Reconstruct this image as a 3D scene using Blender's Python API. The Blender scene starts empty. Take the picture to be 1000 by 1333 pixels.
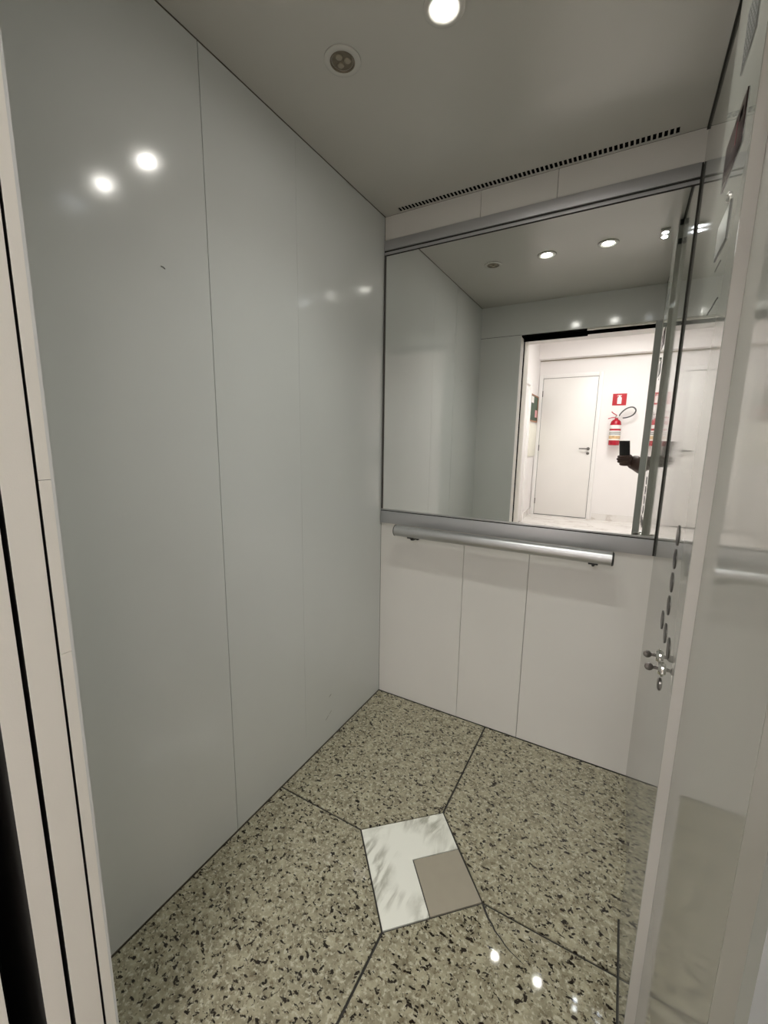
import bpy, bmesh, math, random
from mathutils import Vector, Matrix
random.seed(7)
PI = math.pi
S = bpy.context.scene
COL = S.collection

# ------------------------------------------------------------------ camera
cam_data = bpy.data.cameras.new('camera')
cam = bpy.data.objects.new('camera', cam_data); COL.objects.link(cam)
CAM = Vector((0.9796, -0.3035, 1.2673))
right = Vector((0.8694, 0.4939, 0.0148)); down = Vector((0.0966, -0.1404, -0.9854)); fwd = Vector((-0.4846, 0.8581, -0.1698))
rot = Matrix((right, -down, -fwd)).transposed()
cam.matrix_world = Matrix.Translation(CAM) @ rot.to_4x4()
cam_data.sensor_fit = 'HORIZONTAL'; cam_data.sensor_width = 36.0
cam_data.lens = 545.316 * 36.0 / 1000.0
cam_data.clip_start = 0.004
S.camera = cam

# ------------------------------------------------------------------ world, lights, exposure
W_ = bpy.data.worlds.new('world'); S.world = W_; W_.use_nodes = True
W_.node_tree.nodes['Background'].inputs['Color'].default_value = (0.9, 0.95, 1.0, 1)
W_.node_tree.nodes['Background'].inputs['Strength'].default_value = 0.02
S.view_settings.view_transform = 'Standard'; S.view_settings.look = 'None'
S.view_settings.gamma = 1.0; S.view_settings.use_curve_mapping = False
S.view_settings.exposure = 1.33
SPOT_EMIT = 66.0         # lit downlights
LED_EMIT = 14.0          # small twin LEDs
LANDING_EMIT = 10.5       # added fill panels on the landing ceiling
SPOT_BEAM = 5.5          # watts of each downlight's beam
S.cycles.max_bounces = 14; S.cycles.glossy_bounces = 8; S.cycles.diffuse_bounces = 6
S.cycles.sample_clamp_indirect = 6.0
S.cycles.blur_glossy = 0.3

# ------------------------------------------------------------------ materials
def nt(name):
    m = bpy.data.materials.new(name); m.use_nodes = True
    n = m.node_tree.nodes; l = m.node_tree.links
    return m, n, l, n['Principled BSDF']
def plain(name, col, rough=0.5, metal=0.0, bump=0.0, bscale=200.0, var=0.03, vscale=3.0, spec=0.5):
    m, n, l, b = nt(name)
    b.inputs['Roughness'].default_value = rough; b.inputs['Metallic'].default_value = metal
    b.inputs['Specular IOR Level'].default_value = spec
    tc = n.new('ShaderNodeTexCoord')
    nz = n.new('ShaderNodeTexNoise'); nz.inputs['Scale'].default_value = vscale; nz.inputs['Detail'].default_value = 3
    l.new(tc.outputs['Object'], nz.inputs['Vector'])
    r = n.new('ShaderNodeValToRGB')
    r.color_ramp.elements[0].position = 0.3; r.color_ramp.elements[1].position = 0.7
    r.color_ramp.elements[0].color = (*[max(0, c*(1-var)) for c in col], 1)
    r.color_ramp.elements[1].color = (*[min(1, c*(1+var)) for c in col], 1)
    l.new(nz.outputs['Fac'], r.inputs['Fac']); l.new(r.outputs['Color'], b.inputs['Base Color'])
    if bump:
        n2 = n.new('ShaderNodeTexNoise'); n2.inputs['Scale'].default_value = bscale; n2.inputs['Detail'].default_value = 2
        l.new(tc.outputs['Object'], n2.inputs['Vector'])
        bp = n.new('ShaderNodeBump'); bp.inputs['Strength'].default_value = bump; bp.inputs['Distance'].default_value = 0.002
        l.new(n2.outputs['Fac'], bp.inputs['Height']); l.new(bp.outputs['Normal'], b.inputs['Normal'])
    return m
def emit(name, col, strength):
    m, n, l, b = nt(name)
    b.inputs['Base Color'].default_value = (*col, 1)
    b.inputs['Emission Color'].default_value = (*col, 1); b.inputs['Emission Strength'].default_value = strength
    return m

M = {}
M['laminate'] = plain('white laminate', (0.69, 0.71, 0.695), 0.125, bump=0.02, bscale=60, var=0.015)
M['laminate_back'] = plain('warm white laminate', (0.70, 0.68, 0.64), 0.38, var=0.015)
M['laminate_front'] = plain('white front laminate', (0.62, 0.63, 0.61), 0.13, var=0.015)
M['return_grey'] = plain('darker grey return', (0.36, 0.37, 0.35), 0.25, var=0.01)  # darker than the laminate of the left return
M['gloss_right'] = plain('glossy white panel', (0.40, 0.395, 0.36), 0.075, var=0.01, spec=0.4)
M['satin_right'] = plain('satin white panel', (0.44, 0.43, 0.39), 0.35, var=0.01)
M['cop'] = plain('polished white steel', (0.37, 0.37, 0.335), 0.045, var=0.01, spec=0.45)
M['column_edge'] = plain('lightened column edge', (0.52, 0.505, 0.465), 0.5, var=0.01)  # lighter than the column body, standing in for landing light on this edge
M['ceiling'] = plain('painted ceiling', (0.50, 0.49, 0.45), 0.24, bump=0.03, bscale=300, var=0.015)
M['gap'] = plain('dark joint', (0.03, 0.028, 0.024), 0.8)
M['joint_tan'] = plain('brown floor joint', (0.10, 0.085, 0.06), 0.7)
M['shaft'] = plain('black shaft', (0.004, 0.004, 0.004), 0.95, spec=0.0)  # near-black stands in for unlit depth in shaft, track and vent
M['door_paint'] = plain('cream door enamel', (0.79, 0.76, 0.69), 0.45, bump=0.08, bscale=500, var=0.015)
M['alu'] = plain('brushed aluminium', (0.56, 0.56, 0.56), 0.38, 1.0, var=0.03, vscale=20)
M['alu_dark'] = plain('satin aluminium rail', (0.50, 0.50, 0.51), 0.42, 0.6, var=0.02)
M['chrome'] = plain('chrome', (0.62, 0.61, 0.58), 0.1, 1.0)
M['steel_dark'] = plain('dark steel', (0.16, 0.15, 0.14), 0.3, 1.0)
M['button_rim'] = plain('gunmetal button rim', (0.055, 0.05, 0.045), 0.35, 0.6)
M['button'] = plain('black button metal', (0.03, 0.028, 0.026), 0.3, 0.0, spec=0.4)
M['black'] = plain('black plastic', (0.012, 0.012, 0.012), 0.4)
M['bronze'] = plain('bronze lamp insert', (0.17, 0.14, 0.10), 0.35, 0.5, var=0.2, vscale=60)
M['bronze_light'] = plain('bronze lamp cell', (0.33, 0.29, 0.22), 0.3, 0.4)
M['plate_grey'] = plain('grey grille plate', (0.17, 0.17, 0.16), 0.4, 0.3)
M['display'] = plain('dark red display glass', (0.030, 0.016, 0.016), 0.22, var=0.2, vscale=20)
M['led_red'] = emit('red display segment', (0.22, 0.06, 0.07), 0.02)
M['sticker'] = plain('pale grey sticker', (0.36, 0.36, 0.34), 0.3)
M['white_ring'] = plain('white lamp ring', (0.52, 0.51, 0.47), 0.3)
M['spot'] = emit('lit spot', (1.0, 0.97, 0.90), SPOT_EMIT)
M['led'] = emit('twin led', (0.90, 0.94, 1.0), LED_EMIT)
M['landing_fill'] = emit('landing fill panel', (1.0, 0.985, 0.97), LANDING_EMIT)
M['landing_wall'] = plain('landing wall paint', (0.83, 0.80, 0.785), 0.6, bump=0.03, bscale=150, var=0.01)
M['landing_door'] = plain('landing door paint', (0.80, 0.775, 0.745), 0.4, var=0.01)
M['trim'] = plain('trim paint', (0.82, 0.80, 0.78), 0.4, var=0.01)
M['box_cream'] = plain('cream cover plate', (0.80, 0.78, 0.68), 0.45)
M['red'] = plain('extinguisher red', (0.40, 0.006, 0.022), 0.25)
M['red_sign'] = plain('sign red', (0.44, 0.006, 0.016), 0.4)
M['white'] = plain('sign white', (0.85, 0.83, 0.80), 0.5)
M['label_tan'] = plain('label print tan', (0.62, 0.42, 0.22), 0.5, var=0.3, vscale=30)
M['green'] = plain('notice green', (0.010, 0.050, 0.017), 0.45, var=0.25, vscale=8)
M['frame_wood'] = plain('notice frame wood', (0.32, 0.13, 0.05), 0.4)
M['pink'] = plain('pink paper', (0.75, 0.35, 0.36), 0.5)
M['hose'] = plain('grey rubber', (0.06, 0.06, 0.06), 0.5)
M['grey_tile'] = plain('taupe porcelain', (0.36, 0.325, 0.255), 0.42, bump=0.03, bscale=400, var=0.02, vscale=30)
M['skin'] = plain('skin', (0.055, 0.026, 0.018), 0.5)  # darkened below real skin tone to stand in for backlighting
M['cloth_shirt'] = plain('dark shirt cloth', (0.02, 0.02, 0.022), 0.85, bump=0.1, bscale=400)
M['cloth_pants'] = plain('dark trouser cloth', (0.025, 0.028, 0.04), 0.85, bump=0.1, bscale=400)
M['hair'] = plain('black hair', (0.01, 0.008, 0.007), 0.5)
M['phone'] = plain('black phone', (0.01, 0.01, 0.011), 0.3)
M['lens'] = plain('lens glass', (0.02, 0.02, 0.03), 0.03)
# mirror
m, n, l, b = nt('mirror silver')
b.inputs['Base Color'].default_value = (0.90, 0.915, 0.90, 1); b.inputs['Metallic'].default_value = 1; b.inputs['Roughness'].default_value = 0.0
M['mirror'] = m
# granite
def granite():
    m, n, l, b = nt('speckled granite')
    tc = n.new('ShaderNodeTexCoord')
    def noise(scale, detail=3, rough=0.6, dist=0.0, vec=None):
        x = n.new('ShaderNodeTexNoise'); x.inputs['Scale'].default_value = scale; x.inputs['Detail'].default_value = detail
        x.inputs['Roughness'].default_value = rough; x.inputs['Distortion'].default_value = dist
        l.new((vec or tc.outputs['Object']), x.inputs['Vector']); return x.outputs['Fac']
    def ramp(fac, a, c, ca, cb):
        r = n.new('ShaderNodeValToRGB'); e = r.color_ramp.elements
        e[0].position = a; e[1].position = c; e[0].color = ca; e[1].color = cb
        l.new(fac, r.inputs['Fac']); return r.outputs['Color']
    def mix(fac, a, bcol, mode='MIX'):
        x = n.new('ShaderNodeMix'); x.data_type = 'RGBA'; x.blend_type = mode
        l.new(fac, x.inputs['Factor']); l.new(a, x.inputs['A'])
        if isinstance(bcol, tuple): x.inputs['B'].default_value = bcol
        else: l.new(bcol, x.inputs['B'])
        return x.outputs['Result']
    base = ramp(noise(26, 4), 0.33, 0.66, (0.215, 0.193, 0.130, 1), (0.42, 0.39, 0.275, 1))
    pale = ramp(noise(95, 3), 0.52, 0.62, (0, 0, 0, 1), (1, 1, 1, 1))
    base = mix(pale, base, (0.51, 0.48, 0.365, 1))
    mid = ramp(noise(75, 4, 0.65), 0.55, 0.63, (0, 0, 0, 1), (0.8, 0.8, 0.8, 1))
    base = mix(mid, base, (0.16, 0.13, 0.08, 1))
    mp = n.new('ShaderNodeMapping'); mp.inputs['Rotation'].default_value = (0, 0, 0.7); mp.inputs['Scale'].default_value = (1.0, 1.7, 1.0)
    l.new(tc.outputs['Object'], mp.inputs['Vector'])
    sp = ramp(noise(44, 3, 0.5, 0.2, mp.outputs['Vector']), 0.612, 0.650, (0, 0, 0, 1), (1, 1, 1, 1))
    base = mix(sp, base, (0.020, 0.014, 0.009, 1))
    mp2 = n.new('ShaderNodeMapping'); mp2.inputs['Location'].default_value = (3.1, 1.7, 0.4); mp2.inputs['Rotation'].default_value = (0, 0, -0.4)
    l.new(tc.outputs['Object'], mp2.inputs['Vector'])
    sp2 = ramp(noise(84, 3, 0.55, 0.4, mp2.outputs['Vector']), 0.598, 0.645, (0, 0, 0, 1), (1, 1, 1, 1))
    base = mix(sp2, base, (0.030, 0.024, 0.018, 1))
    l.new(base, b.inputs['Base Color'])
    b.inputs['Roughness'].default_value = 0.04
    return m
M['granite'] = granite()
def marble(name, white, vein, scale, lo, hi, turn=0.6, stretch=(1.0, 2.4, 1.0)):
    m, n, l, b = nt(name)
    tc = n.new('ShaderNodeTexCoord')
    mp = n.new('ShaderNodeMapping'); mp.inputs['Rotation'].default_value = (0, 0, turn); mp.inputs['Scale'].default_value = stretch
    l.new(tc.outputs['Object'], mp.inputs['Vector'])
    nz = n.new('ShaderNodeTexNoise'); nz.inputs['Scale'].default_value = scale; nz.inputs['Detail'].default_value = 6; nz.inputs['Distortion'].default_value = 0.5
    l.new(mp.outputs['Vector'], nz.inputs['Vector'])
    s = n.new('ShaderNodeMath'); s.operation = 'SUBTRACT'; s.inputs[1].default_value = 0.5; l.new(nz.outputs['Fac'], s.inputs[0])
    a = n.new('ShaderNodeMath'); a.operation = 'ABSOLUTE'; l.new(s.outputs[0], a.inputs[0])
    r = n.new('ShaderNodeValToRGB'); e = r.color_ramp.elements
    e[0].position = lo; e[1].position = hi; e[0].color = (*vein, 1); e[1].color = (*white, 1)
    l.new(a.outputs[0], r.inputs['Fac'])
    n2 = n.new('ShaderNodeTexNoise'); n2.inputs['Scale'].default_value = scale*0.7; n2.inputs['Detail'].default_value = 2
    l.new(tc.outputs['Object'], n2.inputs['Vector'])
    r2 = n.new('ShaderNodeValToRGB'); r2.color_ramp.elements[0].position = 0.42; r2.color_ramp.elements[1].position = 0.62
    l.new(n2.outputs['Fac'], r2.inputs['Fac'])
    x = n.new('ShaderNodeMix'); x.data_type = 'RGBA'
    l.new(r2.outputs['Color'], x.inputs['Factor']); l.new(r.outputs['Color'], x.inputs['A']); x.inputs['B'].default_value = (*white, 1)
    l.new(x.outputs['Result'], b.inputs['Base Color']); b.inputs['Roughness'].default_value = 0.2
    return m
M['marble'] = marble('white veined marble', (0.85, 0.85, 0.77), (0.42, 0.415, 0.34), 9.0, 0.0, 0.10, 0.25, (2.6, 0.8, 1.0))
M['landing_marble'] = marble('pale landing marble', (0.80, 0.77, 0.74), (0.58, 0.53, 0.48), 3.0, 0.0, 0.05)

# ------------------------------------------------------------------ mesh helpers
def box(bm, x0, x1, y0, y1, z0, z1, bev=0.0):
    vs = [bm.verts.new((x, y, z)) for x in (x0, x1) for y in (y0, y1) for z in (z0, z1)]
    idx = [(0,1,3,2), (4,6,7,5), (0,4,5,1), (2,3,7,6), (0,2,6,4), (1,5,7,3)]
    fs = [bm.faces.new([vs[i] for i in q]) for q in idx]
    if bev:
        es = list({e for f in fs for e in f.edges})
        bmesh.ops.bevel(bm, geom=es, offset=bev, segments=2, affect='EDGES', profile=0.5)
def frame_of(d):
    d = Vector(d).normalized(); a = Vector((0, 0, 1)) if abs(d.z) < 0.9 else Vector((1, 0, 0))
    u = d.cross(a).normalized(); return u, d.cross(u).normalized(), d
def lathe(bm, origin, axis, prof, seg=24, caps=True):
    """prof: list of (distance along axis, radius)"""
    u, v, d = frame_of(axis); o = Vector(origin); rings = []
    for t, r in prof:
        rings.append([bm.verts.new(o + d*t + (u*math.cos(2*PI*k/seg) + v*math.sin(2*PI*k/seg))*max(r, 1e-5)) for k in range(seg)])
    for a, c in zip(rings, rings[1:]):
        for k in range(seg): bm.faces.new((a[k], a[(k+1) % seg], c[(k+1) % seg], c[k]))
    if caps:
        bm.faces.new(rings[0][::-1]); bm.faces.new(rings[-1])
def cyl(bm, a, b_, r, seg=20):
    a = Vector(a); b_ = Vector(b_); lathe(bm, a, b_-a, [(0, r), ((b_-a).length, r)], seg)
def tube(bm, pts, r, seg=10):
    pts = [Vector(p) for p in pts]; rings = []
    for i, p in enumerate(pts):
        d = (pts[min(i+1, len(pts)-1)] - pts[max(i-1, 0)]); u, v, _ = frame_of(d)
        if rings:
            pu = (rings[-1][0].co - pts[i-1]).normalized(); d.normalize(); u = (pu - d*pu.dot(d)).normalized(); v = d.cross(u)
        rings.append([bm.verts.new(p + (u*math.cos(2*PI*k/seg) + v*math.sin(2*PI*k/seg))*r) for k in range(seg)])
    for a, c in zip(rings, rings[1:]):
        for k in range(seg): bm.faces.new((a[k], a[(k+1) % seg], c[(k+1) % seg], c[k]))
    bm.faces.new(rings[0][::-1]); bm.faces.new(rings[-1])
def prism(bm, poly, z0, z1):
    a = [bm.verts.new((x, y, z0)) for x, y in poly]; c = [bm.verts.new((x, y, z1)) for x, y in poly]
    bm.faces.new(a[::-1]); bm.faces.new(c); k = len(poly)
    for i in range(k): bm.faces.new((a[i], a[(i+1) % k], c[(i+1) % k], c[i]))
def obj(name, bm, mat, parent=None, smooth=False, loc=None):
    me = bpy.data.meshes.new(name)
    bmesh.ops.recalc_face_normals(bm, faces=bm.faces[:])
    if loc is not None: bmesh.ops.translate(bm, verts=bm.verts[:], vec=-Vector(loc))
    bm.to_mesh(me); bm.free()
    me.materials.append(M[mat])
    if smooth:
        for p in me.polygons: p.use_smooth = True
        me.set_sharp_from_angle(angle=math.radians(40))
    o = bpy.data.objects.new(name, me); COL.objects.link(o)
    if loc is not None: o.location = loc
    if parent is not None: attach(o, parent)
    return o
def attach(o, parent):
    o.parent = parent
    o.matrix_parent_inverse = Matrix.Translation(-parent.location)     # every location is given in world coordinates
def bx(name, dims, mat, parent=None, bev=0.0, loc=None):
    bm = bmesh.new(); box(bm, *dims, bev); return obj(name, bm, mat, parent, smooth=bool(bev), loc=loc)
def tag(o, label=None, cat=None, group=None, kind=None):
    if label: o['label'] = label
    if cat: o['category'] = cat
    if group: o['group'] = group
    if kind: o['kind'] = kind
    return o
def thing(name, label, cat, loc, group=None):
    o = bpy.data.objects.new(name, None); COL.objects.link(o); o.location = loc; o.empty_display_size = 0.05
    return tag(o, label, cat, group)
def struct(o, label, cat):
    return tag(o, label, cat, kind='structure')

# ------------------------------------------------------------------ cabin dimensions
W, D, H = 1.1056, 1.404, 2.2
Y0 = -0.02                      # inner face of the cabin front
OL, OR = 0.285, 1.072           # door opening
CX, CY0, CY1 = 1.0885, 0.505, 0.822   # control column face and extent

# ------------------------------------------------------------------ cabin floor
fl = struct(bx('floor', (-0.01, W+0.01, Y0, D+0.01, -0.05, -0.004), 'gap'), 'speckled granite cabin floor with a square marble inlay', 'floor')
mTL, mTR, mBR, mBL = (0.346, 0.697), (0.556, 0.894), (0.757, 0.681), (0.551, 0.480)
g = 0.0033
def slab(name, poly, mat, z=0.0, inset=g):
    # inset polygon edges by the half joint
    n_ = len(poly); P = [Vector((x, y)) for x, y in poly]; area = sum(P[i].x*P[(i+1) % n_].y - P[(i+1) % n_].x*P[i].y for i in range(n_))
    if area < 0: P.reverse()
    out = []
    for i in range(n_):
        a, c, e = P[i-1], P[i], P[(i+1) % n_]
        d1 = (c-a).normalized(); d2 = (e-c).normalized(); n1 = Vector((-d1.y, d1.x)); n2 = Vector((-d2.y, d2.x))
        k = 1 + n1.dot(n2); out.append(c + (n1+n2)*(inset/max(k, 0.3)))
    bm = bmesh.new(); prism(bm, [(p.x, p.y) for p in out], -0.03, z)
    o = obj(name, bm, mat, fl); return o
sL, sB, sR, sF = (0.0, 0.694), (0.555, D), (W+0.006, 0.684), (0.5535, Y0)
slab('granite_slab', [(0, D), sL, mTL, mTR, sB], 'granite')
slab('granite_slab', [sB, mTR, mBR, sR, (W+0.006, D)], 'granite')
slab('granite_slab', [sL, (0, Y0), sF, mBL, mTL], 'granite')
slab('granite_slab', [sF, (W+0.006, Y0), sR, mBR, mBL], 'granite')
gTL, gTR, gBL = (0.538, 0.692), (0.646, 0.796), (0.646, 0.573)
tag(slab('marble_tile', [mTL, mTR, gTR, gTL, gBL, mBL], 'marble', 0.0005, 0.0016), 'white L-shaped marble tile with grey veins')
tag(slab('taupe_tile', [gTL, gTR, mBR, gBL], 'grey_tile', 0.0005, 0.0016), 'plain taupe square tile')
bm = bmesh.new()
ck = [(0.760, 0.678), (0.772, 0.662), (0.783, 0.650), (0.796, 0.641), (0.806, 0.630), (0.822, 0.622), (0.838, 0.611), (0.851, 0.605), (0.868, 0.600), (0.886, 0.594)]
for i in range(len(ck)-1):
    a, c = Vector((*ck[i], 0)), Vector((*ck[i+1], 0)); d = (c-a).normalized(); nn = Vector((-d.y, d.x, 0))
    w1 = 0.0034*(1-i/11); w2 = 0.0034*(1-(i+1)/11)
    vs = [bm.verts.new(p + Vector((0, 0, 0.0003))) for p in (a-nn*w1, c-nn*w2, c+nn*w2, a+nn*w1)]
    bm.faces.new(vs)
tag(obj('crack', bm, 'gap', fl), 'thin dark crack in the granite')

# ------------------------------------------------------------------ left wall
wl = struct(bx('wall_left', (-0.05, -0.010, Y0-0.02, D+0.03, -0.05, H+0.02), 'gap'), 'tall white laminate wall in three panels, left of the mirror', 'wall')
def lpanel(y0, y1): bx('wall_panel', (-0.010, 0.0, y0, y1, 0.004, H-0.002), 'laminate', wl)
lpanel(Y0, 0.4897); lpanel(0.4920, 0.8345); lpanel(0.8352, D-0.001)
bm = bmesh.new(); tube(bm, [(0.0004, 0.357, 1.658), (0.0008, 0.363, 1.6575), (0.0004, 0.367, 1.655)], 0.0012, 6); tag(obj('chip_mark', bm, 'plate_grey', wl), 'small dark chip')
bm = bmesh.new()
for y, z, dy, dz in ((0.985, 0.197, 0.012, 0.006), (0.992, 0.199, 0.008, 0.005), (0.96, 0.105, 0.02, 0.010), (0.985, 0.118, 0.016, 0.008)):
    tube(bm, [(0.0002, y, z), (0.0003, y+dy, z+dz)], 0.0006, 5)
tag(obj('scuff_mark', bm, 'plate_grey', wl), 'faint grey scuffs')
bx('lower_edge', (-0.008, 0.0012, Y0, D, 0.0, 0.003), 'joint_tan', wl)
bx('upper_edge', (-0.008, 0.0008, Y0, D, H-0.002, H), 'joint_tan', wl)

# ------------------------------------------------------------------ back wall
wb = struct(bx('wall_back', (-0.05, W+0.05, D+0.010, D+0.05, -0.05, H+0.02), 'gap'), 'back wall of warm white panels around the wide mirror', 'wall')
xs = [(0.0012, 0.4158), (0.4178, 0.6888), (0.6908, W)]
for a, c in xs: bx('wall_panel', (a, c, D, D+0.010, 0.003, 0.878), 'laminate_back', wb)
for a, c in xs: bx('wall_panel', (a, c, D, D+0.010, 2.104, H-0.001), 'laminate_back', wb)

# ------------------------------------------------------------------ right wall
wr = struct(bx('wall_right', (W+0.010, W+0.05, Y0-0.02, D+0.03, -0.05, H+0.02), 'gap'), 'glossy white right wall behind the control column', 'wall')
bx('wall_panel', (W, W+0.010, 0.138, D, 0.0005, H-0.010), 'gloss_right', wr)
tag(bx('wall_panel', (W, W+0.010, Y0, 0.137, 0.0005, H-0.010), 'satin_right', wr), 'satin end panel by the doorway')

# ------------------------------------------------------------------ front wall (returns and header round the doorway)
wf = struct(bx('wall_front', (-0.05, OL-0.003, Y0-0.018, Y0-0.004, -0.02, H+0.02), 'gap'), 'front return and header wall round the lift doorway', 'wall')
bx('return_panel', (0.0, OL, Y0-0.004, Y0, 0.002, 1.994), 'laminate_front', wf)
bx('return_edge', (OL-0.003, OL, Y0-0.018, Y0-0.004, 0.0, 0.947), 'door_paint', wf)
bx('return_edge', (OL-0.003, OL, Y0-0.018, Y0-0.004, 0.9476, 1.205), 'door_paint', wf)
bx('return_edge', (OL-0.003, OL, Y0-0.018, Y0-0.004, 1.2058, 1.995), 'door_paint', wf)
bx('return_panel', (OR, W, Y0-0.018, Y0, 0.0, 1.994), 'return_grey', wf)
bx('header_panel', (0.0, W, Y0-0.018, Y0, 1.997, H), 'laminate_front', wf)

# ------------------------------------------------------------------ ceiling
ce = struct(bx('ceiling', (-0.05, W+0.05, Y0-0.02, D+0.05, H+0.012, H+0.05), 'gap'), 'plain painted cabin ceiling with a slotted vent along the back', 'ceiling')
bm = bmesh.new()
box(bm, 0.002, W-0.001, Y0, 1.3655, H, H+0.012); box(bm, 0.003, W-0.001, 1.3945, D, H, H+0.012)
box(bm, 0.003, 0.074, 1.3655, 1.3945, H, H+0.012); box(bm, 1.032, W-0.001, 1.3655, 1.3945, H, H+0.012)
obj('ceiling_panel', bm, 'ceiling', ce)
bm = bmesh.new()
box(bm, W-0.0045, W-0.0005, CY1, D-0.004, H-0.010, H-0.0005)
obj('shadow_gap', bm, 'gap', ce)
vent = thing('air_vent', 'long narrow slotted air vent in the ceiling above the mirror', 'vent', (0.553, 1.38, H))
nslot = 64; pitch = (1.032-0.074)/nslot
bm = bmesh.new(); box(bm, 0, pitch*0.37, 1.3655, 1.3945, H, H+0.0015); vb0 = obj('vent_bar', bm, 'ceiling', vent, loc=(0, 1.38, H)); vb0.location.x = 0.074
for k in range(1, nslot):
    o = vb0.copy(); COL.objects.link(o); o.location.x = 0.074 + k*pitch
for a in ((1.364, 1.3665), (1.3935, 1.396)): bx('vent_shade_liner', (0.072, 1.034, *a, H+0.0016, H+0.0115), 'shaft', vent)  # black liner added over pale ceiling edges, standing in for shade in the slots
bx('vent_backing', (0.072, 1.034, 1.364, 1.396, H+0.0085, H+0.0115), 'shaft', vent)

# ------------------------------------------------------------------ downlights
def downlight(x, y, label, lit, group=None):
    t = thing('downlight', label, 'light', (x, y, H), group)
    bm = bmesh.new(); lathe(bm, (x, y, H), (0, 0, -1), [(0.0, 0.046), (0.003, 0.046), (0.005, 0.042), (0.005, 0.034), (0.0005, 0.0245)], 40, False)
    obj('trim_ring', bm, 'ceiling', t, True)
    if lit:
        bm = bmesh.new(); lathe(bm, (x, y, H-0.001), (0, 0, -1), [(0, 0.024), (0.001, 0.023), (0.002, 0.016), (0.002, 0.0)], 32)
        obj('lamp_lens', bm, 'spot', t, True)
        ld = bpy.data.lights.new('beam', 'SPOT'); ld.energy = SPOT_BEAM; ld.color = (0.97, 1.0, 0.94); ld.spot_size = math.radians(125); ld.spot_blend = 1.0; ld.shadow_soft_size = 0.02
        lo = bpy.data.objects.new('beam', ld); COL.objects.link(lo); lo.location = (x, y, H-0.006); attach(lo, t)
    else:
        bm = bmesh.new(); lathe(bm, (x, y, H-0.0005), (0, 0, -1), [(0, 0.0315), (0.004, 0.0315), (0.004, 0.029), (0.001, 0.027)], 32)
        obj('lamp_lens', bm, 'bronze', t, True)
        for k in range(3):
            a = 2*PI*k/3 + 0.4
            bm = bmesh.new(); lathe(bm, (x+0.013*math.cos(a), y+0.013*math.sin(a), H-0.001), (0, 0, -1), [(0, 0.009), (0.002, 0.008), (0.003, 0.004), (0.003, 0.0)], 14)
            obj('lens_cell', bm, 'bronze_light', t, True)
downlight(0.5445, 0.70, 'lit round downlight in the middle of the ceiling row, glowing at the top edge', True, 'ceiling downlights')
downlight(0.8200, 0.70, 'lit round downlight right of the middle one, seen only in the mirror', True, 'ceiling downlights')
downlight(0.2730, 0.702, 'unlit bronze round downlight nearest the left wall', False, 'ceiling downlights')
t = thing('emergency_light', 'small twin LED light on the ceiling beside the control column', 'light', (1.045, 0.70, H))
bx('housing', (1.027, 1.063, 0.655, 0.745, H-0.010, H), 'ceiling', t, 0.002)
for y in (0.676, 0.724):
    bm = bmesh.new(); lathe(bm, (1.045, y, H-0.010), (0, 0, -1), [(0, 0.012), (0.002, 0.011), (0.003, 0.006), (0.003, 0)], 18); obj('led_lens', bm, 'led', t, True)

# ------------------------------------------------------------------ mirror and its rails
mi = thing('wall_mirror', 'wide silver mirror across the back wall between two metal rails', 'mirror', (0.55, D, 0.90))
bx('mirror_glass', (0.012, 1.100, D-0.004, D+0.002, 0.944, 2.052), 'mirror', mi)
bx('side_bead', (0.004, 0.011, D-0.006, D+0.004, 0.946, 2.052), 'steel_dark', mi)
bx('side_bead', (1.1005, 1.1048, D-0.006, D+0.004, 0.880, 2.104), 'gap', mi)
bm = bmesh.new(); box(bm, 0.004, 1.1, D-0.010, D+0.004, 2.0645, 2.104, 0.0015); obj('top_rail', bm, 'alu_dark', mi, True)
bx('glazing_strip', (0.004, 1.1, D-0.004, D+0.004, 2.058, 2.0645), 'gap', mi)
bx('frame_lip', (0.004, 1.1, D-0.008, D+0.004, 2.0475, 2.058), 'alu_dark', mi, 0.001)
bx('glazing_strip', (0.012, 1.1, D-0.0055, D+0.004, 2.0440, 2.0475), 'gap', mi)
bx('bottom_rail', (0.004, 1.1, D-0.010, D+0.004, 0.880, 0.937), 'alu_dark', mi, 0.0015)
bx('glazing_strip', (0.004, 1.1, D-0.006, D+0.004, 0.937, 0.941), 'gap', mi)
bx('frame_lip', (0.004, 1.1, D-0.009, D+0.004, 0.941, 0.9475), 'alu', mi, 0.001)

# ------------------------------------------------------------------ handrail
HY, HZ, HR = 1.340, 0.8645, 0.0245
hr = thing('handrail', 'brushed aluminium tube handrail below the mirror', 'handrail', (0.55, HY, HZ))
bm = bmesh.new(); cyl(bm, (0.115, HY, HZ), (0.979, HY, HZ), HR, 40); obj('rail_tube', bm, 'alu', hr, True)
for a, c in ((0.109, 0.115), (0.979, 0.985)):
    bm = bmesh.new(); s_ = 1 if a > 0.5 else -1; o_ = a if s_ > 0 else c
    lathe(bm, (o_, HY, HZ), (s_, 0, 0), [(0, HR+0.0008), (0.003, HR+0.0008), (0.006, HR-0.003)], 40)
    tag(obj('end_cap', bm, 'black', hr, True), 'black end cap')
    bm = bmesh.new(); lathe(bm, (o_+s_*0.0061, HY, HZ), (s_, 0, 0), [(0, HR-0.003), (0.0006, HR-0.004)], 40)
    obj('cap_face', bm, 'alu', hr, True)
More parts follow.
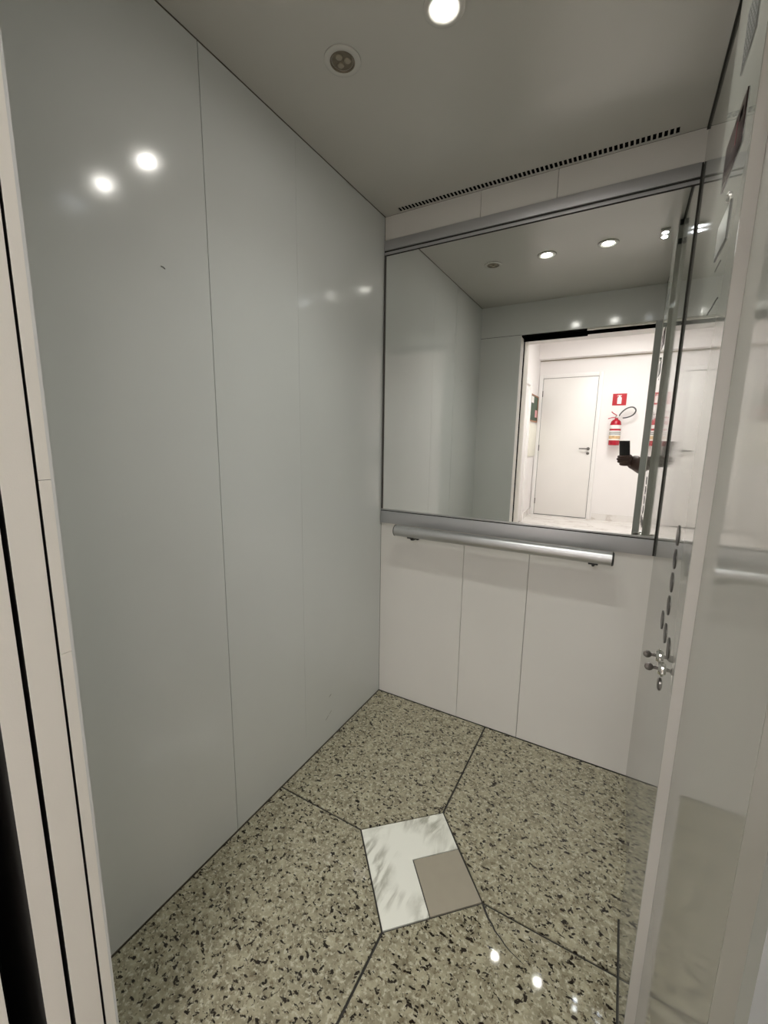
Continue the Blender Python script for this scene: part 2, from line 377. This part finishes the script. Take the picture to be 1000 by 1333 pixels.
for x in (0.192, 0.921):
    bm = bmesh.new()
    tube(bm, [(x, HY, HZ-HR+0.002), (x, HY+0.004, HZ-HR-0.008), (x, HY+0.02, HZ-HR-0.012), (x, D-0.012, HZ-HR-0.012), (x, D, HZ-HR-0.012)], 0.006, 10)
    lathe(bm, (x, D-0.005, HZ-HR-0.012), (0, 1, 0), [(0, 0.010), (0.005, 0.013)], 20)
    box(bm, x-0.016, x+0.016, HY-0.010, HY+0.010, HZ-HR-0.004, HZ-HR+0.004, 0.001)
    tag(obj('bracket', bm, 'black', hr, True), 'black wall bracket')

# ------------------------------------------------------------------ control column
cp = thing('control_panel', 'tall polished control column with steel buttons on the right wall', 'control panel', (W, 0.663, 0.0))
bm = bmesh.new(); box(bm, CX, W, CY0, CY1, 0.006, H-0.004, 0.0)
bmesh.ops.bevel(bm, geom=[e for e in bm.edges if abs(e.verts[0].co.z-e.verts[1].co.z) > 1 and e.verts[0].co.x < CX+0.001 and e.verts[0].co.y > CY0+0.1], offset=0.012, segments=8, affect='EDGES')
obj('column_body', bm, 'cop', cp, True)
tag(bx('column_edge', (CX+0.001, W, CY0-0.0012, CY0+0.001, 0.006, H-0.004), 'column_edge', cp), 'matte front edge of the column, toned lighter for landing light')
bx('base_joint', (CX-0.0025, W, CY0, CY1, 0.0, 0.006), 'gap', cp)
def button(y, z, r=0.0175):
    bm = bmesh.new(); lathe(bm, (CX, y, z), (-1, 0, 0), [(0, r+0.003), (0.001, r+0.003), (0.0016, r+0.002), (0.0016, r-0.002)], 32)
    b0 = obj('button_ring', bm, 'button_rim', cp, True)
    bm = bmesh.new(); lathe(bm, (CX-0.0004, y, z), (-1, 0, 0), [(0, r-0.001), (0.0008, r-0.0012), (0.0009, r-0.003), (0.0009, 0)], 32)
    obj('button_cap', bm, 'button', b0, True)
for z in (1.090, 1.0425, 0.994, 0.9455): button(0.6845, z)
for y in (0.755, 0.679, 0.606): button(y, 0.887)
for y, z in ((0.724, 0.8155), (0.662, 0.8165)):
    bm = bmesh.new(); lathe(bm, (CX, y, z), (-1, 0, 0), [(0, 0.0155), (0.002, 0.0155), (0.004, 0.012), (0.007, 0.0105), (0.007, 0.004)], 28)
    ks = obj('key_switch', bm, 'chrome', cp, True)
    bm = bmesh.new(); box(bm, CX-0.018, CX-0.006, y-0.0012, y+0.0012, z-0.0035, z+0.0035)
    lathe(bm, (CX-0.022, y-0.0014, z-0.001), (0, 1, 0), [(0, 0.0075), (0.0004, 0.008), (0.0024, 0.008), (0.0028, 0.0075)], 20)
    tag(obj('key', bm, 'steel_dark', ks, True), 'small steel key in the switch')
bm = bmesh.new(); lathe(bm, (CX, 0.664, 0.782), (-1, 0, 0), [(0, 0.013), (0.002, 0.013), (0.004, 0.009), (0.004, 0)], 24); obj('key_switch', bm, 'steel_dark', cp, True)
# display window
dw = bx('display_window', (CX-0.002, CX+0.001, 0.580, 0.734, 1.7165, 1.7895), 'display', cp, 0.0006)
bm = bmesh.new()
def seg7(bm, y, z, w, h, t, on):
    xx = CX-0.0024
    S7 = {'a': (y-w, y+w, z+h-t, z+h), 'g': (y-w, y+w, z-t/2, z+t/2), 'd': (y-w, y+w, z-h, z-h+t), 'b': (y-w, y-w+t, z, z+h), 'c': (y-w, y-w+t, z-h, z), 'f': (y+w-t, y+w, z, z+h), 'e': (y+w-t, y+w, z-h, z)}
    for k in on: a = S7[k]; box(bm, xx-0.0002, xx+0.0002, *a)
seg7(bm, 0.640, 1.757, 0.009, 0.016, 0.004, 'bc')
tag(obj('display_digit', bm, 'led_red', dw), 'faint red floor digit')
bx('display_sensor', (CX-0.0026, CX-0.0016, 0.598, 0.616, 1.764, 1.776), 'shaft', dw)
# speaker plate, information plate, screw, slots
sp = bx('speaker_plate', (CX-0.0015, CX+0.001, 0.595, 0.690, 1.872, 1.962), 'plate_grey', cp, 0.0005)
bm = bmesh.new()
for i in range(8):
    for j in range(7):
        lathe(bm, (CX-0.0015, 0.605+i*0.0107, 1.883+j*0.0113), (-1, 0, 0), [(0, 0.0022), (0.0003, 0.0020)], 8)
tag(obj('speaker_holes', bm, 'black', sp), 'rows of small speaker holes', kind='stuff')
ip = bx('information_plate', (CX-0.0015, CX+0.001, 0.597, 0.701, 1.590, 1.648), 'plate_grey', cp, 0.0004)
bx('plate_face', (CX-0.0022, CX-0.0010, 0.600, 0.698, 1.593, 1.645), 'sticker', ip)
bm = bmesh.new(); lathe(bm, (CX, 0.633, 1.6665), (-1, 0, 0), [(0, 0.008), (0.002, 0.008), (0.004, 0.006), (0.004, 0.0)], 20); obj('screw_head', bm, 'chrome', cp, True)
for y0, y1, z in ((0.630, 0.681, 1.569), (0.606, 0.650, 1.505), (0.656, 0.709, 1.504)):
    bx('slot', (CX-0.0006, CX+0.001, y0, y1, z-0.0012, z+0.0012), 'black', cp)
for z in (2.178, 2.105):
    bx('hinge', (CX+0.002, W-0.002, CY1, CY1+0.010, z-0.010, z+0.010), 'black', cp, 0.001)

# ------------------------------------------------------------------ sliding car doors (parked behind the left return)
def car_door(name, y0, y1, label):
    t = thing(name, label, 'door', (0.08, (y0+y1)/2, 0.0)); t['kind'] = 'structure'; t['group'] = 'sliding lift door leaves'
    bx('door_leaf', (-0.13, OL-0.002, y0, y1, 0.006, 1.985), 'gap', t)  # leaf sides coloured dark to stand in for shade in the gaps
    bx('leading_edge', (OL-0.002, OL, y0, y1, 0.006, 1.985), 'door_paint', t)
    return t
car_door('door_1', -0.0795, -0.0425, 'cream sliding lift door leaf nearest the cabin, edge on')
car_door('door_2', -0.1145, -0.0865, 'cream sliding lift door leaf nearest the landing, edge on')
st = struct(bx('trim_1', (-0.02, W+0.02, -0.1145, Y0-0.001, -0.05, -0.002), 'alu'), 'grooved aluminium door sill of the lift', 'sill')
for y in (-0.102, -0.082, -0.060, -0.042): bx('sill_groove', (-0.02, W+0.02, y-0.003, y+0.003, -0.0021, -0.0015), 'gap', st)
hd = struct(bx('trim_2', (-0.13, W+0.05, -0.1145, Y0-0.019, 1.998, 2.06), 'shaft'), 'door track above the lift doorway, blackened like the unlit gap', 'track')  # near-black colour stands in for the dark gap over the doors
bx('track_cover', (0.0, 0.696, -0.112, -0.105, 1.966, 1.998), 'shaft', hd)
bx('lit_header_strip', (0.696, OR, -0.050, -0.0385, 1.986, 1.998), 'door_paint', hd)  # pale strip added for the landing-lit edge of the header
# shaft pocket around the gap; near-black colour stands in for shade
sh = struct(bx('wall_shaft', (-0.20, -0.16, -0.152, Y0, -0.3, 2.3), 'shaft'), 'shaft walls between car and landing doors, blackened for lack of light', 'shaft')
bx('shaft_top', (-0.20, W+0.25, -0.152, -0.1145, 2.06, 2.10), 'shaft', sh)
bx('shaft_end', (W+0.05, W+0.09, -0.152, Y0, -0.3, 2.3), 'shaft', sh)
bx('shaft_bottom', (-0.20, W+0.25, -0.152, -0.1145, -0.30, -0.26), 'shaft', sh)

# ------------------------------------------------------------------ landing
LY = -4.69; LX0, LX1, LH = -0.40, 3.2, 2.90
fl2 = struct(bx('floor', (LX0-0.1, LX1+0.1, LY-0.1, -0.150, -0.05, 0.0), 'landing_marble'), 'pale marble floor of the landing, seen in the mirror', 'floor')
ce2 = struct(bx('ceiling', (LX0-0.1, LX1+0.1, LY-0.1, -0.150, LH, LH+0.05), 'landing_wall'), 'white landing ceiling, seen in the mirror', 'ceiling')
wfar = struct(bx('wall_far', (LX0-0.1, LX1+0.1, LY-0.08, LY, -0.02, LH), 'landing_wall'), 'white landing wall with the door and extinguisher', 'wall')
struct(bx('trim_3', (LX0, LX1, LY, LY+0.16, 2.63, LH), 'landing_wall'), 'white boxed step along the top of the landing wall', 'moulding')
bx('ceiling_groove', (LX0, LX1, LY, LY+0.008, 2.612, 2.628), 'grey_tile', wfar)
struct(bx('wall_side', (LX0-0.1, LX0, LY, -0.150, -0.02, LH), 'landing_wall'), 'white side wall of the landing with the green notice', 'wall')
struct(bx('wall_stair', (LX1, LX1+0.1, LY, -0.150, -0.02, LH), 'landing_wall'), 'white landing wall opposite the green notice, out of view', 'wall')
wn = struct(bx('wall_landing', (1.095, LX1, -0.300, -0.156, -0.02, LH), 'landing_wall'), 'white landing wall around the lift doorway', 'wall')
bx('lintel_shade_plate', (LX0, 1.095, -0.156, -0.148, 1.985, 2.06), 'shaft', wn)  # black plates here and below stand in for shade on the shaft side
bx('wall_shade_plate', (1.096, 1.30, -0.156, -0.153, 0.0, LH), 'shaft', wn)
bx('jamb_shade_plate', (LX0, 0.284, -0.156, -0.153, 0.0, 1.985), 'shaft', wn)
bx('door_lintel', (LX0, 1.095, -0.300, -0.156, 1.985, LH), 'landing_wall', wn)
bx('door_jamb', (LX0, 0.268, -0.300, -0.156, 0.0, 1.985), 'trim', wn)
bx('jamb_face', (0.268, 0.287, -0.300, -0.156, 0.0, 1.985), 'door_paint', wn)
struct(bx('baseboard_far', (0.60, LX1, LY, LY+0.014, 0.0, 0.10), 'landing_marble'), 'marble skirting under the extinguisher', 'baseboard')
struct(bx('baseboard_side', (LX0, LX0+0.014, LY, -3.95, 0.0, 0.10), 'landing_marble'), 'marble skirting below the green notice', 'baseboard')

# landing door
def landing_door(name, label, axis):
    pass
d3 = thing('door_3', 'white hinged landing door with a lever handle, seen in the mirror', 'door', (0.09, LY, 0.0)); d3['kind'] = 'structure'
bx('door_leaf', (-0.325, 0.512, LY-0.01, LY+0.022, 0.012, 2.325), 'landing_door', d3, 0.002)
bx('leaf_gap', (-0.332, 0.519, LY-0.005, LY+0.012, 0.0, 2.332), 'plate_grey', d3)
for a in ((-0.392, -0.332, LY, LY+0.035, 0.0, 2.392), (0.519, 0.579, LY, LY+0.035, 0.0, 2.392), (-0.332, 0.519, LY, LY+0.035, 2.332, 2.392)):
    bx('door_frame', a, 'trim', d3, 0.004)
bm = bmesh.new(); lathe(bm, (0.455, LY+0.022, 1.172), (0, 1, 0), [(0, 0.026), (0.006, 0.025), (0.008, 0.012), (0.045, 0.010)], 20)
tube(bm, [(0.455, LY+0.066, 1.172), (0.43, LY+0.068, 1.172), (0.32, LY+0.066, 1.172)], 0.010, 10); obj('lever_handle', bm, 'steel_dark', d3, True)
bm = bmesh.new(); lathe(bm, (0.455, LY+0.022, 1.095), (0, 1, 0), [(0, 0.024), (0.006, 0.023), (0.007, 0.008), (0.007, 0)], 20); obj('lock_rose', bm, 'steel_dark', d3, True)
for z in (2.08, 1.17, 0.24): bx('hinge', (-0.338, -0.318, LY+0.02, LY+0.032, z-0.05, z+0.05), 'steel_dark', d3, 0.002)
# side doorway on the left landing wall
d4 = thing('door_4', 'white side door near the lift on the notice wall', 'door', (LX0, -3.4, 0.0)); d4['kind'] = 'structure'
bx('door_leaf', (LX0-0.01, LX0+0.018, -3.78, -2.98, 0.01, 2.12), 'landing_door', d4, 0.002)
for a in ((LX0, LX0+0.05, -3.86, -3.78, 0.0, 2.20), (LX0, LX0+0.05, -2.98, -2.90, 0.0, 2.20), (LX0, LX0+0.05, -3.78, -2.98, 2.12, 2.20)):
    bx('door_frame', a, 'trim', d4, 0.004)
# green notice and cream cover
nb = thing('notice_board', 'framed green safety notice on the landing side wall', 'poster', (LX0, -4.33, 1.61))
ya, yb = -4.66, -4.00
bx('notice_sheet', (LX0, LX0+0.008, ya, yb, 1.61, 2.02), 'green', nb)
for a in ((LX0, LX0+0.018, ya-0.012, ya+0.008, 1.60, 2.03), (LX0, LX0+0.018, yb-0.008, yb+0.012, 1.60, 2.03), (LX0, LX0+0.018, ya, yb, 1.60, 1.62), (LX0, LX0+0.018, ya, yb, 2.01, 2.03)):
    bx('notice_frame', a, 'frame_wood', nb)
bx('paper_label', (LX0+0.007, LX0+0.010, -4.28, -4.10, 1.90, 2.00), 'white', nb)
bx('paper_label', (LX0+0.007, LX0+0.010, -4.62, -4.46, 1.68, 1.80), 'pink', nb)
cc = thing('cover_plate', 'cream rectangular wall cover below the green notice', 'cover', (LX0, -4.33, 1.03))
bx('cover_frame', (LX0, LX0+0.018, -4.64, -4.00, 1.03, 1.57), 'box_cream', cc, 0.004)
bx('cover_door', (LX0+0.016, LX0+0.026, -4.61, -4.03, 1.06, 1.54), 'box_cream', cc, 0.003)

# extinguisher sign
es = thing('extinguisher_sign', 'square red sign with white extinguisher pictogram above the extinguisher', 'sign', (0.836, LY, 1.86))
bx('sign_plate', (0.739, 0.934, LY, LY+0.005, 1.862, 2.043), 'red_sign', es)
bm = bmesh.new(); yy = LY+0.0065
def flat(pts):
    a = [bm.verts.new((x, yy-0.0012, z)) for x, z in pts]; c = [bm.verts.new((x, yy, z)) for x, z in pts]; bm.faces.new(a); bm.faces.new(c[::-1])
    for i in range(len(pts)): j = (i+1) % len(pts); bm.faces.new((a[i], a[j], c[j], c[i]))
flat([(0.806, 1.885), (0.866, 1.885), (0.866, 1.975), (0.858, 1.990), (0.846, 1.997), (0.846, 2.008), (0.862, 2.008), (0.862, 2.018), (0.826, 2.018), (0.826, 1.997), (0.814, 1.990), (0.806, 1.975)])
flat([(0.800, 2.004), (0.826, 2.012), (0.826, 2.020), (0.797, 2.011)])
obj('pictogram', bm, 'white', es)
# extinguisher
EX, EY = 0.822, LY+0.095
ex = thing('fire_extinguisher', 'red fire extinguisher with grey hose hanging on the landing wall', 'extinguisher', (EX, EY, 1.23))
bm = bmesh.new(); lathe(bm, (EX, EY, 1.235), (0, 0, 1), [(0, 0.070), (0.004, 0.076), (0.02, 0.078), (0.33, 0.078), (0.37, 0.068), (0.395, 0.045), (0.405, 0.024), (0.425, 0.022)], 32); obj('cylinder_body', bm, 'red', ex, True)
bm = bmesh.new(); lathe(bm, (EX, EY, 1.315), (0, 0, 1), [(0, 0.0783), (0.0, 0.0790), (0.235, 0.0790), (0.235, 0.0783)], 32, False); lb = obj('label_band', bm, 'white', ex, True)
for z, h_, mt in ((1.465, 0.028, 'red'), (1.335, 0.05, 'label_tan'), (1.405, 0.012, 'hose'), (1.43, 0.012, 'hose')):
    bm = bmesh.new(); lathe(bm, (EX, EY, z), (0, 0, 1), [(0, 0.0788), (0.0, 0.0796), (h_, 0.0796), (h_, 0.0788)], 32, False); obj('label_print', bm, mt, lb, True)
bm = bmesh.new(); cyl(bm, (EX, EY, 1.655), (EX, EY, 1.695), 0.02, 16); cyl(bm, (EX, EY, 1.68), (EX+0.035, EY, 1.685), 0.012, 12); obj('valve', bm, 'chrome', ex, True)
bm = bmesh.new(); tube(bm, [(EX+0.005, EY, 1.70), (EX-0.05, EY+0.01, 1.735), (EX-0.075, EY+0.01, 1.76)], 0.007, 8); tube(bm, [(EX, EY, 1.672), (EX-0.06, EY+0.01, 1.668), (EX-0.115, EY+0.01, 1.650)], 0.007, 8); obj('lever', bm, 'red', ex, True)
bm = bmesh.new()
hp = [(EX+0.03, 1.685), (EX+0.06, 1.74), (EX+0.12, 1.80), (EX+0.19, 1.825), (EX+0.235, 1.81), (EX+0.255, 1.77), (EX+0.235, 1.72), (EX+0.19, 1.685), (EX+0.13, 1.665), (EX+0.085, 1.66)]
def smooth_path(p, k=4):
    out = []
    for i in range(len(p)-1):
        p0, p1, p2, p3 = p[max(i-1, 0)], p[i], p[i+1], p[min(i+2, len(p)-1)]
        for j in range(k):
            t = j/k; out.append(tuple(0.5*((2*b1)+(-a1+c1)*t+(2*a1-5*b1+4*c1-d1)*t*t+(-a1+3*b1-3*c1+d1)*t**3) for a1, b1, c1, d1 in zip(p0, p1, p2, p3)))
    return out + [p[-1]]
tube(bm, [(x, EY, z) for x, z in smooth_path(hp)], 0.010, 8); obj('hose', bm, 'hose', ex, True)
bx('wall_hook', (EX-0.02, EX+0.02, LY, EY-0.01, 1.63, 1.655), 'chrome', ex, 0.003)

# added fill panels, unseen, to light the landing and cabin
for i, (x, y) in enumerate(((0.9, -1.5), (0.9, -3.3))):
    t = thing('landing_fill_light', ('added unseen fill panel over the landing nearer the lift doorway', 'added unseen fill panel over the landing nearer the hinged door')[i], 'light', (x, y, LH), 'added landing fill lights')
    bx('fill_frame', (x-0.36, x+0.36, y-0.36, y+0.36, LH-0.012, LH), 'trim', t, 0.003)
    bx('fill_diffuser', (x-0.33, x+0.33, y-0.33, y+0.33, LH-0.018, LH-0.011), 'landing_fill', t)

# ------------------------------------------------------------------ phone
back_dir = fwd; ctr = CAM - fwd*0.016 + down*0.060 - right*0.012
ph = thing('phone', 'black phone held upright, reflected small in the mirror', 'phone', ctr)
def phone_part(name, dims, mat, bev=0.0):
    bm = bmesh.new(); box(bm, *dims, bev)
    me_rot = Matrix((right, -down, -fwd)).transposed()
    bmesh.ops.transform(bm, matrix=Matrix.Translation(ctr) @ me_rot.to_4x4(), verts=bm.verts[:])
    return obj(name, bm, mat, ph, bool(bev))
phone_part('phone_body', (-0.037, 0.037, -0.077, 0.077, -0.004, 0.004), 'phone', 0.003)
phone_part('screen', (-0.034, 0.034, -0.074, 0.074, 0.0038, 0.0044), 'lens')
phone_part('camera_island', (0.006, 0.034, 0.044, 0.074, -0.0052, -0.0038), 'phone', 0.0006)

# ------------------------------------------------------------------ person holding the phone
def skin_mesh(chains, levels=2, root=None):
    """chains: list of lists of ((x,y,z), radius); first vertices shared by coordinate"""
    vs, rs, es, idx = [], [], [], {}
    for ch in chains:
        prev = None
        for co, r in ch:
            key = tuple(round(c, 4) for c in co)
            if key not in idx: idx[key] = len(vs); vs.append(co); rs.append(r)
            if prev is not None: es.append((prev, idx[key]))
            prev = idx[key]
    me = bpy.data.meshes.new('skel'); me.from_pydata(vs, es, []); o = bpy.data.objects.new('skel', me); COL.objects.link(o)
    o.modifiers.new('skin', 'SKIN'); sv = me.skin_vertices[0].data
    for i, r in enumerate(rs): sv[i].radius = (r, r) if not isinstance(r, tuple) else r
    sv[0].use_root = True
    ss = o.modifiers.new('sub', 'SUBSURF'); ss.levels = levels; ss.render_levels = levels
    dg = bpy.context.evaluated_depsgraph_get(); dg.update()
    m2 = bpy.data.meshes.new_from_object(o.evaluated_get(dg))
    bpy.data.objects.remove(o); bpy.data.meshes.remove(me)
    bm = bmesh.new(); bm.from_mesh(m2); bpy.data.meshes.remove(m2)
    return bm
PX, PY = 1.60, -0.66
pe = thing('person', 'person in dark clothes holding a phone out towards the mirror', 'person', (PX, PY, 0.0))
V = lambda p: (p.x, p.y, p.z)
gp = ctr + down*0.052                                # grip point on the phone
pl = gp + right*0.030 - fwd*0.018 + down*0.012        # palm behind and beside the phone
wr_ = Vector((1.10, -0.395, 1.105)); el = Vector((1.385, -0.455, 1.075)); shd = Vector((PX-0.17, PY+0.03, 1.36))
pelvis, belly, chest, neck = (PX, PY, 0.93), (PX, PY, 1.08), (PX, PY+0.005, 1.26), (PX-0.005, PY+0.01, 1.46)
body = [[(pelvis, (0.15, 0.11)), (belly, (0.135, 0.105)), (chest, (0.15, 0.11)), (neck, 0.055), ((PX-0.01, PY+0.015, 1.53), 0.05)],
        [(chest, (0.15, 0.11)), (V(shd), 0.070), (V(shd.lerp(el, 0.5)), 0.066), (V(el), 0.064), (V(el.lerp(wr_, 0.45)), 0.072), (V(wr_), 0.066), (V(wr_.lerp(pl, 0.5)), (0.060, 0.048)), (V(pl), 0.064)],
        [(chest, (0.15, 0.11)), ((PX+0.17, PY+0.02, 1.36), 0.058), ((PX+0.21, PY, 1.20), 0.048), ((PX+0.235, PY+0.01, 1.06), 0.042), ((PX+0.235, PY+0.06, 0.93), 0.036), ((PX+0.235, PY+0.09, 0.82), 0.028), ((PX+0.232, PY+0.105, 0.74), 0.032)]]
for s_ in (-1, 1):
    body.append([(pelvis, (0.15, 0.11)), ((PX+s_*0.095, PY, 0.84), 0.088), ((PX+s_*0.10, PY+0.01, 0.64), 0.075), ((PX+s_*0.10, PY+0.015, 0.47), 0.058), ((PX+s_*0.102, PY-0.01, 0.28), 0.054), ((PX+s_*0.105, PY-0.02, 0.09), 0.038), ((PX+s_*0.11, PY+0.07, 0.036), 0.036), ((PX+s_*0.115, PY+0.16, 0.026), 0.026)])
bm = skin_mesh(body)
# fingers closed around the phone edge, thumb on the screen side
def add_bm(dst, src):
    me = bpy.data.meshes.new('tmp'); src.to_mesh(me); src.free(); dst.from_mesh(me); bpy.data.meshes.remove(me)
for i, L in enumerate((0.075, 0.082, 0.077, 0.062)):
    k = down*(-0.018 + i*0.0175)
    a = pl + k; b1 = gp + right*0.040 + k + fwd*0.012; c1 = gp + right*0.012 + k + fwd*0.022; d1 = gp - right*(L-0.050) + k + fwd*0.020; e1 = gp - right*(L-0.032) + k + fwd*0.012
    add_bm(bm, skin_mesh([[(V(a), 0.015), (V(b1), 0.0135), (V(c1), 0.0128), (V(d1), 0.0118), (V(e1), 0.0095)]], 1))
add_bm(bm, skin_mesh([[(V(pl - fwd*0.005), 0.018), (V(gp + right*0.030 - fwd*0.024 - down*0.012), 0.0155), (V(gp - fwd*0.022 - down*0.026), 0.0135), (V(gp - right*0.016 - fwd*0.017 - down*0.040), 0.011)]], 1))
for i, L in enumerate((0.07, 0.078, 0.072, 0.058)):
    o_ = Vector((PX+0.232, PY+0.105+(1.5-i)*0.017, 0.73)); add_bm(bm, skin_mesh([[(V(o_), 0.010), (V(o_+Vector((-0.004, 0, -L*0.45))), 0.009), (V(o_+Vector((-0.014, 0, -L*0.8))), 0.008), (V(o_+Vector((-0.026, 0, -L))), 0.0065)]], 1))
add_bm(bm, skin_mesh([[((PX+0.222, PY+0.125, 0.76), 0.012), ((PX+0.208, PY+0.150, 0.725), 0.010), ((PX+0.200, PY+0.158, 0.695), 0.008)]], 1))
# head turned a little towards the phone
hc = Vector((PX-0.015, PY+0.035, 1.60))
hm = bmesh.new(); bmesh.ops.create_uvsphere(hm, u_segments=28, v_segments=20, radius=1.0)
fd = Vector((-0.55, 0.83, 0)).normalized(); fr = Vector((fd.y, -fd.x, 0))
for v in hm.verts:
    x, y, z = v.co
    jaw = 1 - 0.22*max(0, -z)
    px, py, pz = x*0.073*jaw, y*0.092*(1-0.10*max(0, -z)), z*0.112
    if y > 0.6:
        nose = math.exp(-((x/0.16)**2) - ((z+0.12)/0.22)**2); py += 0.020*nose
        py -= 0.007*math.exp(-(((abs(x)-0.36)/0.16)**2) - ((z-0.08)/0.12)**2)
        py += 0.005*math.exp(-((x/0.28)**2) - ((z+0.48)/0.07)**2)
    if abs(x) > 0.9: px *= 1 + 0.14*math.exp(-((y/0.25)**2) - ((z+0.02)/0.26)**2)
    v.co = hc + fr*px + fd*py + Vector((0, 0, pz))
add_bm(bm, hm)
obj('body', bm, 'skin', pe, True)
for s_ in (-1, 1):
    bm = bmesh.new(); c = hc + fr*(s_*0.027) + fd*0.078 + Vector((0, 0, 0.009)); lathe(bm, c-fd*0.01, fd, [(0, 0.004), (0.004, 0.010), (0.010, 0.010), (0.015, 0.005), (0.016, 0.0)], 14); obj('eye', bm, 'white', pe, True)
hm = bmesh.new(); bmesh.ops.create_uvsphere(hm, u_segments=24, v_segments=16, radius=1.0)
bmesh.ops.delete(hm, geom=[v for v in hm.verts if v.co.z < 0.35 and v.co.y > 0.05 or v.co.z < -0.25], context='VERTS')
for v in hm.verts: v.co = hc + fr*(v.co.x*0.079) + fd*(v.co.y*0.099-0.004) + Vector((0, 0, v.co.z*0.119+0.004))
obj('hair', hm, 'hair', pe, True)
grow = lambda ch, d: [(c, (r[0]+d, r[1]+d) if isinstance(r, tuple) else r+d) for c, r in ch]
shirt = [grow(body[0][:3], 0.012), grow(body[1][:5], 0.010), grow(body[2][:3], 0.012)]
obj('shirt', skin_mesh(shirt), 'cloth_shirt', pe, True)
pants = [grow(body[0][:1], 0.012) + grow(c[1:6], 0.012) for c in body[3:]]
obj('trousers', skin_mesh(pants), 'cloth_pants', pe, True)
for c in body[3:]:
    obj('shoe', skin_mesh([grow(c[5:], 0.008)]), 'black', pe, True)
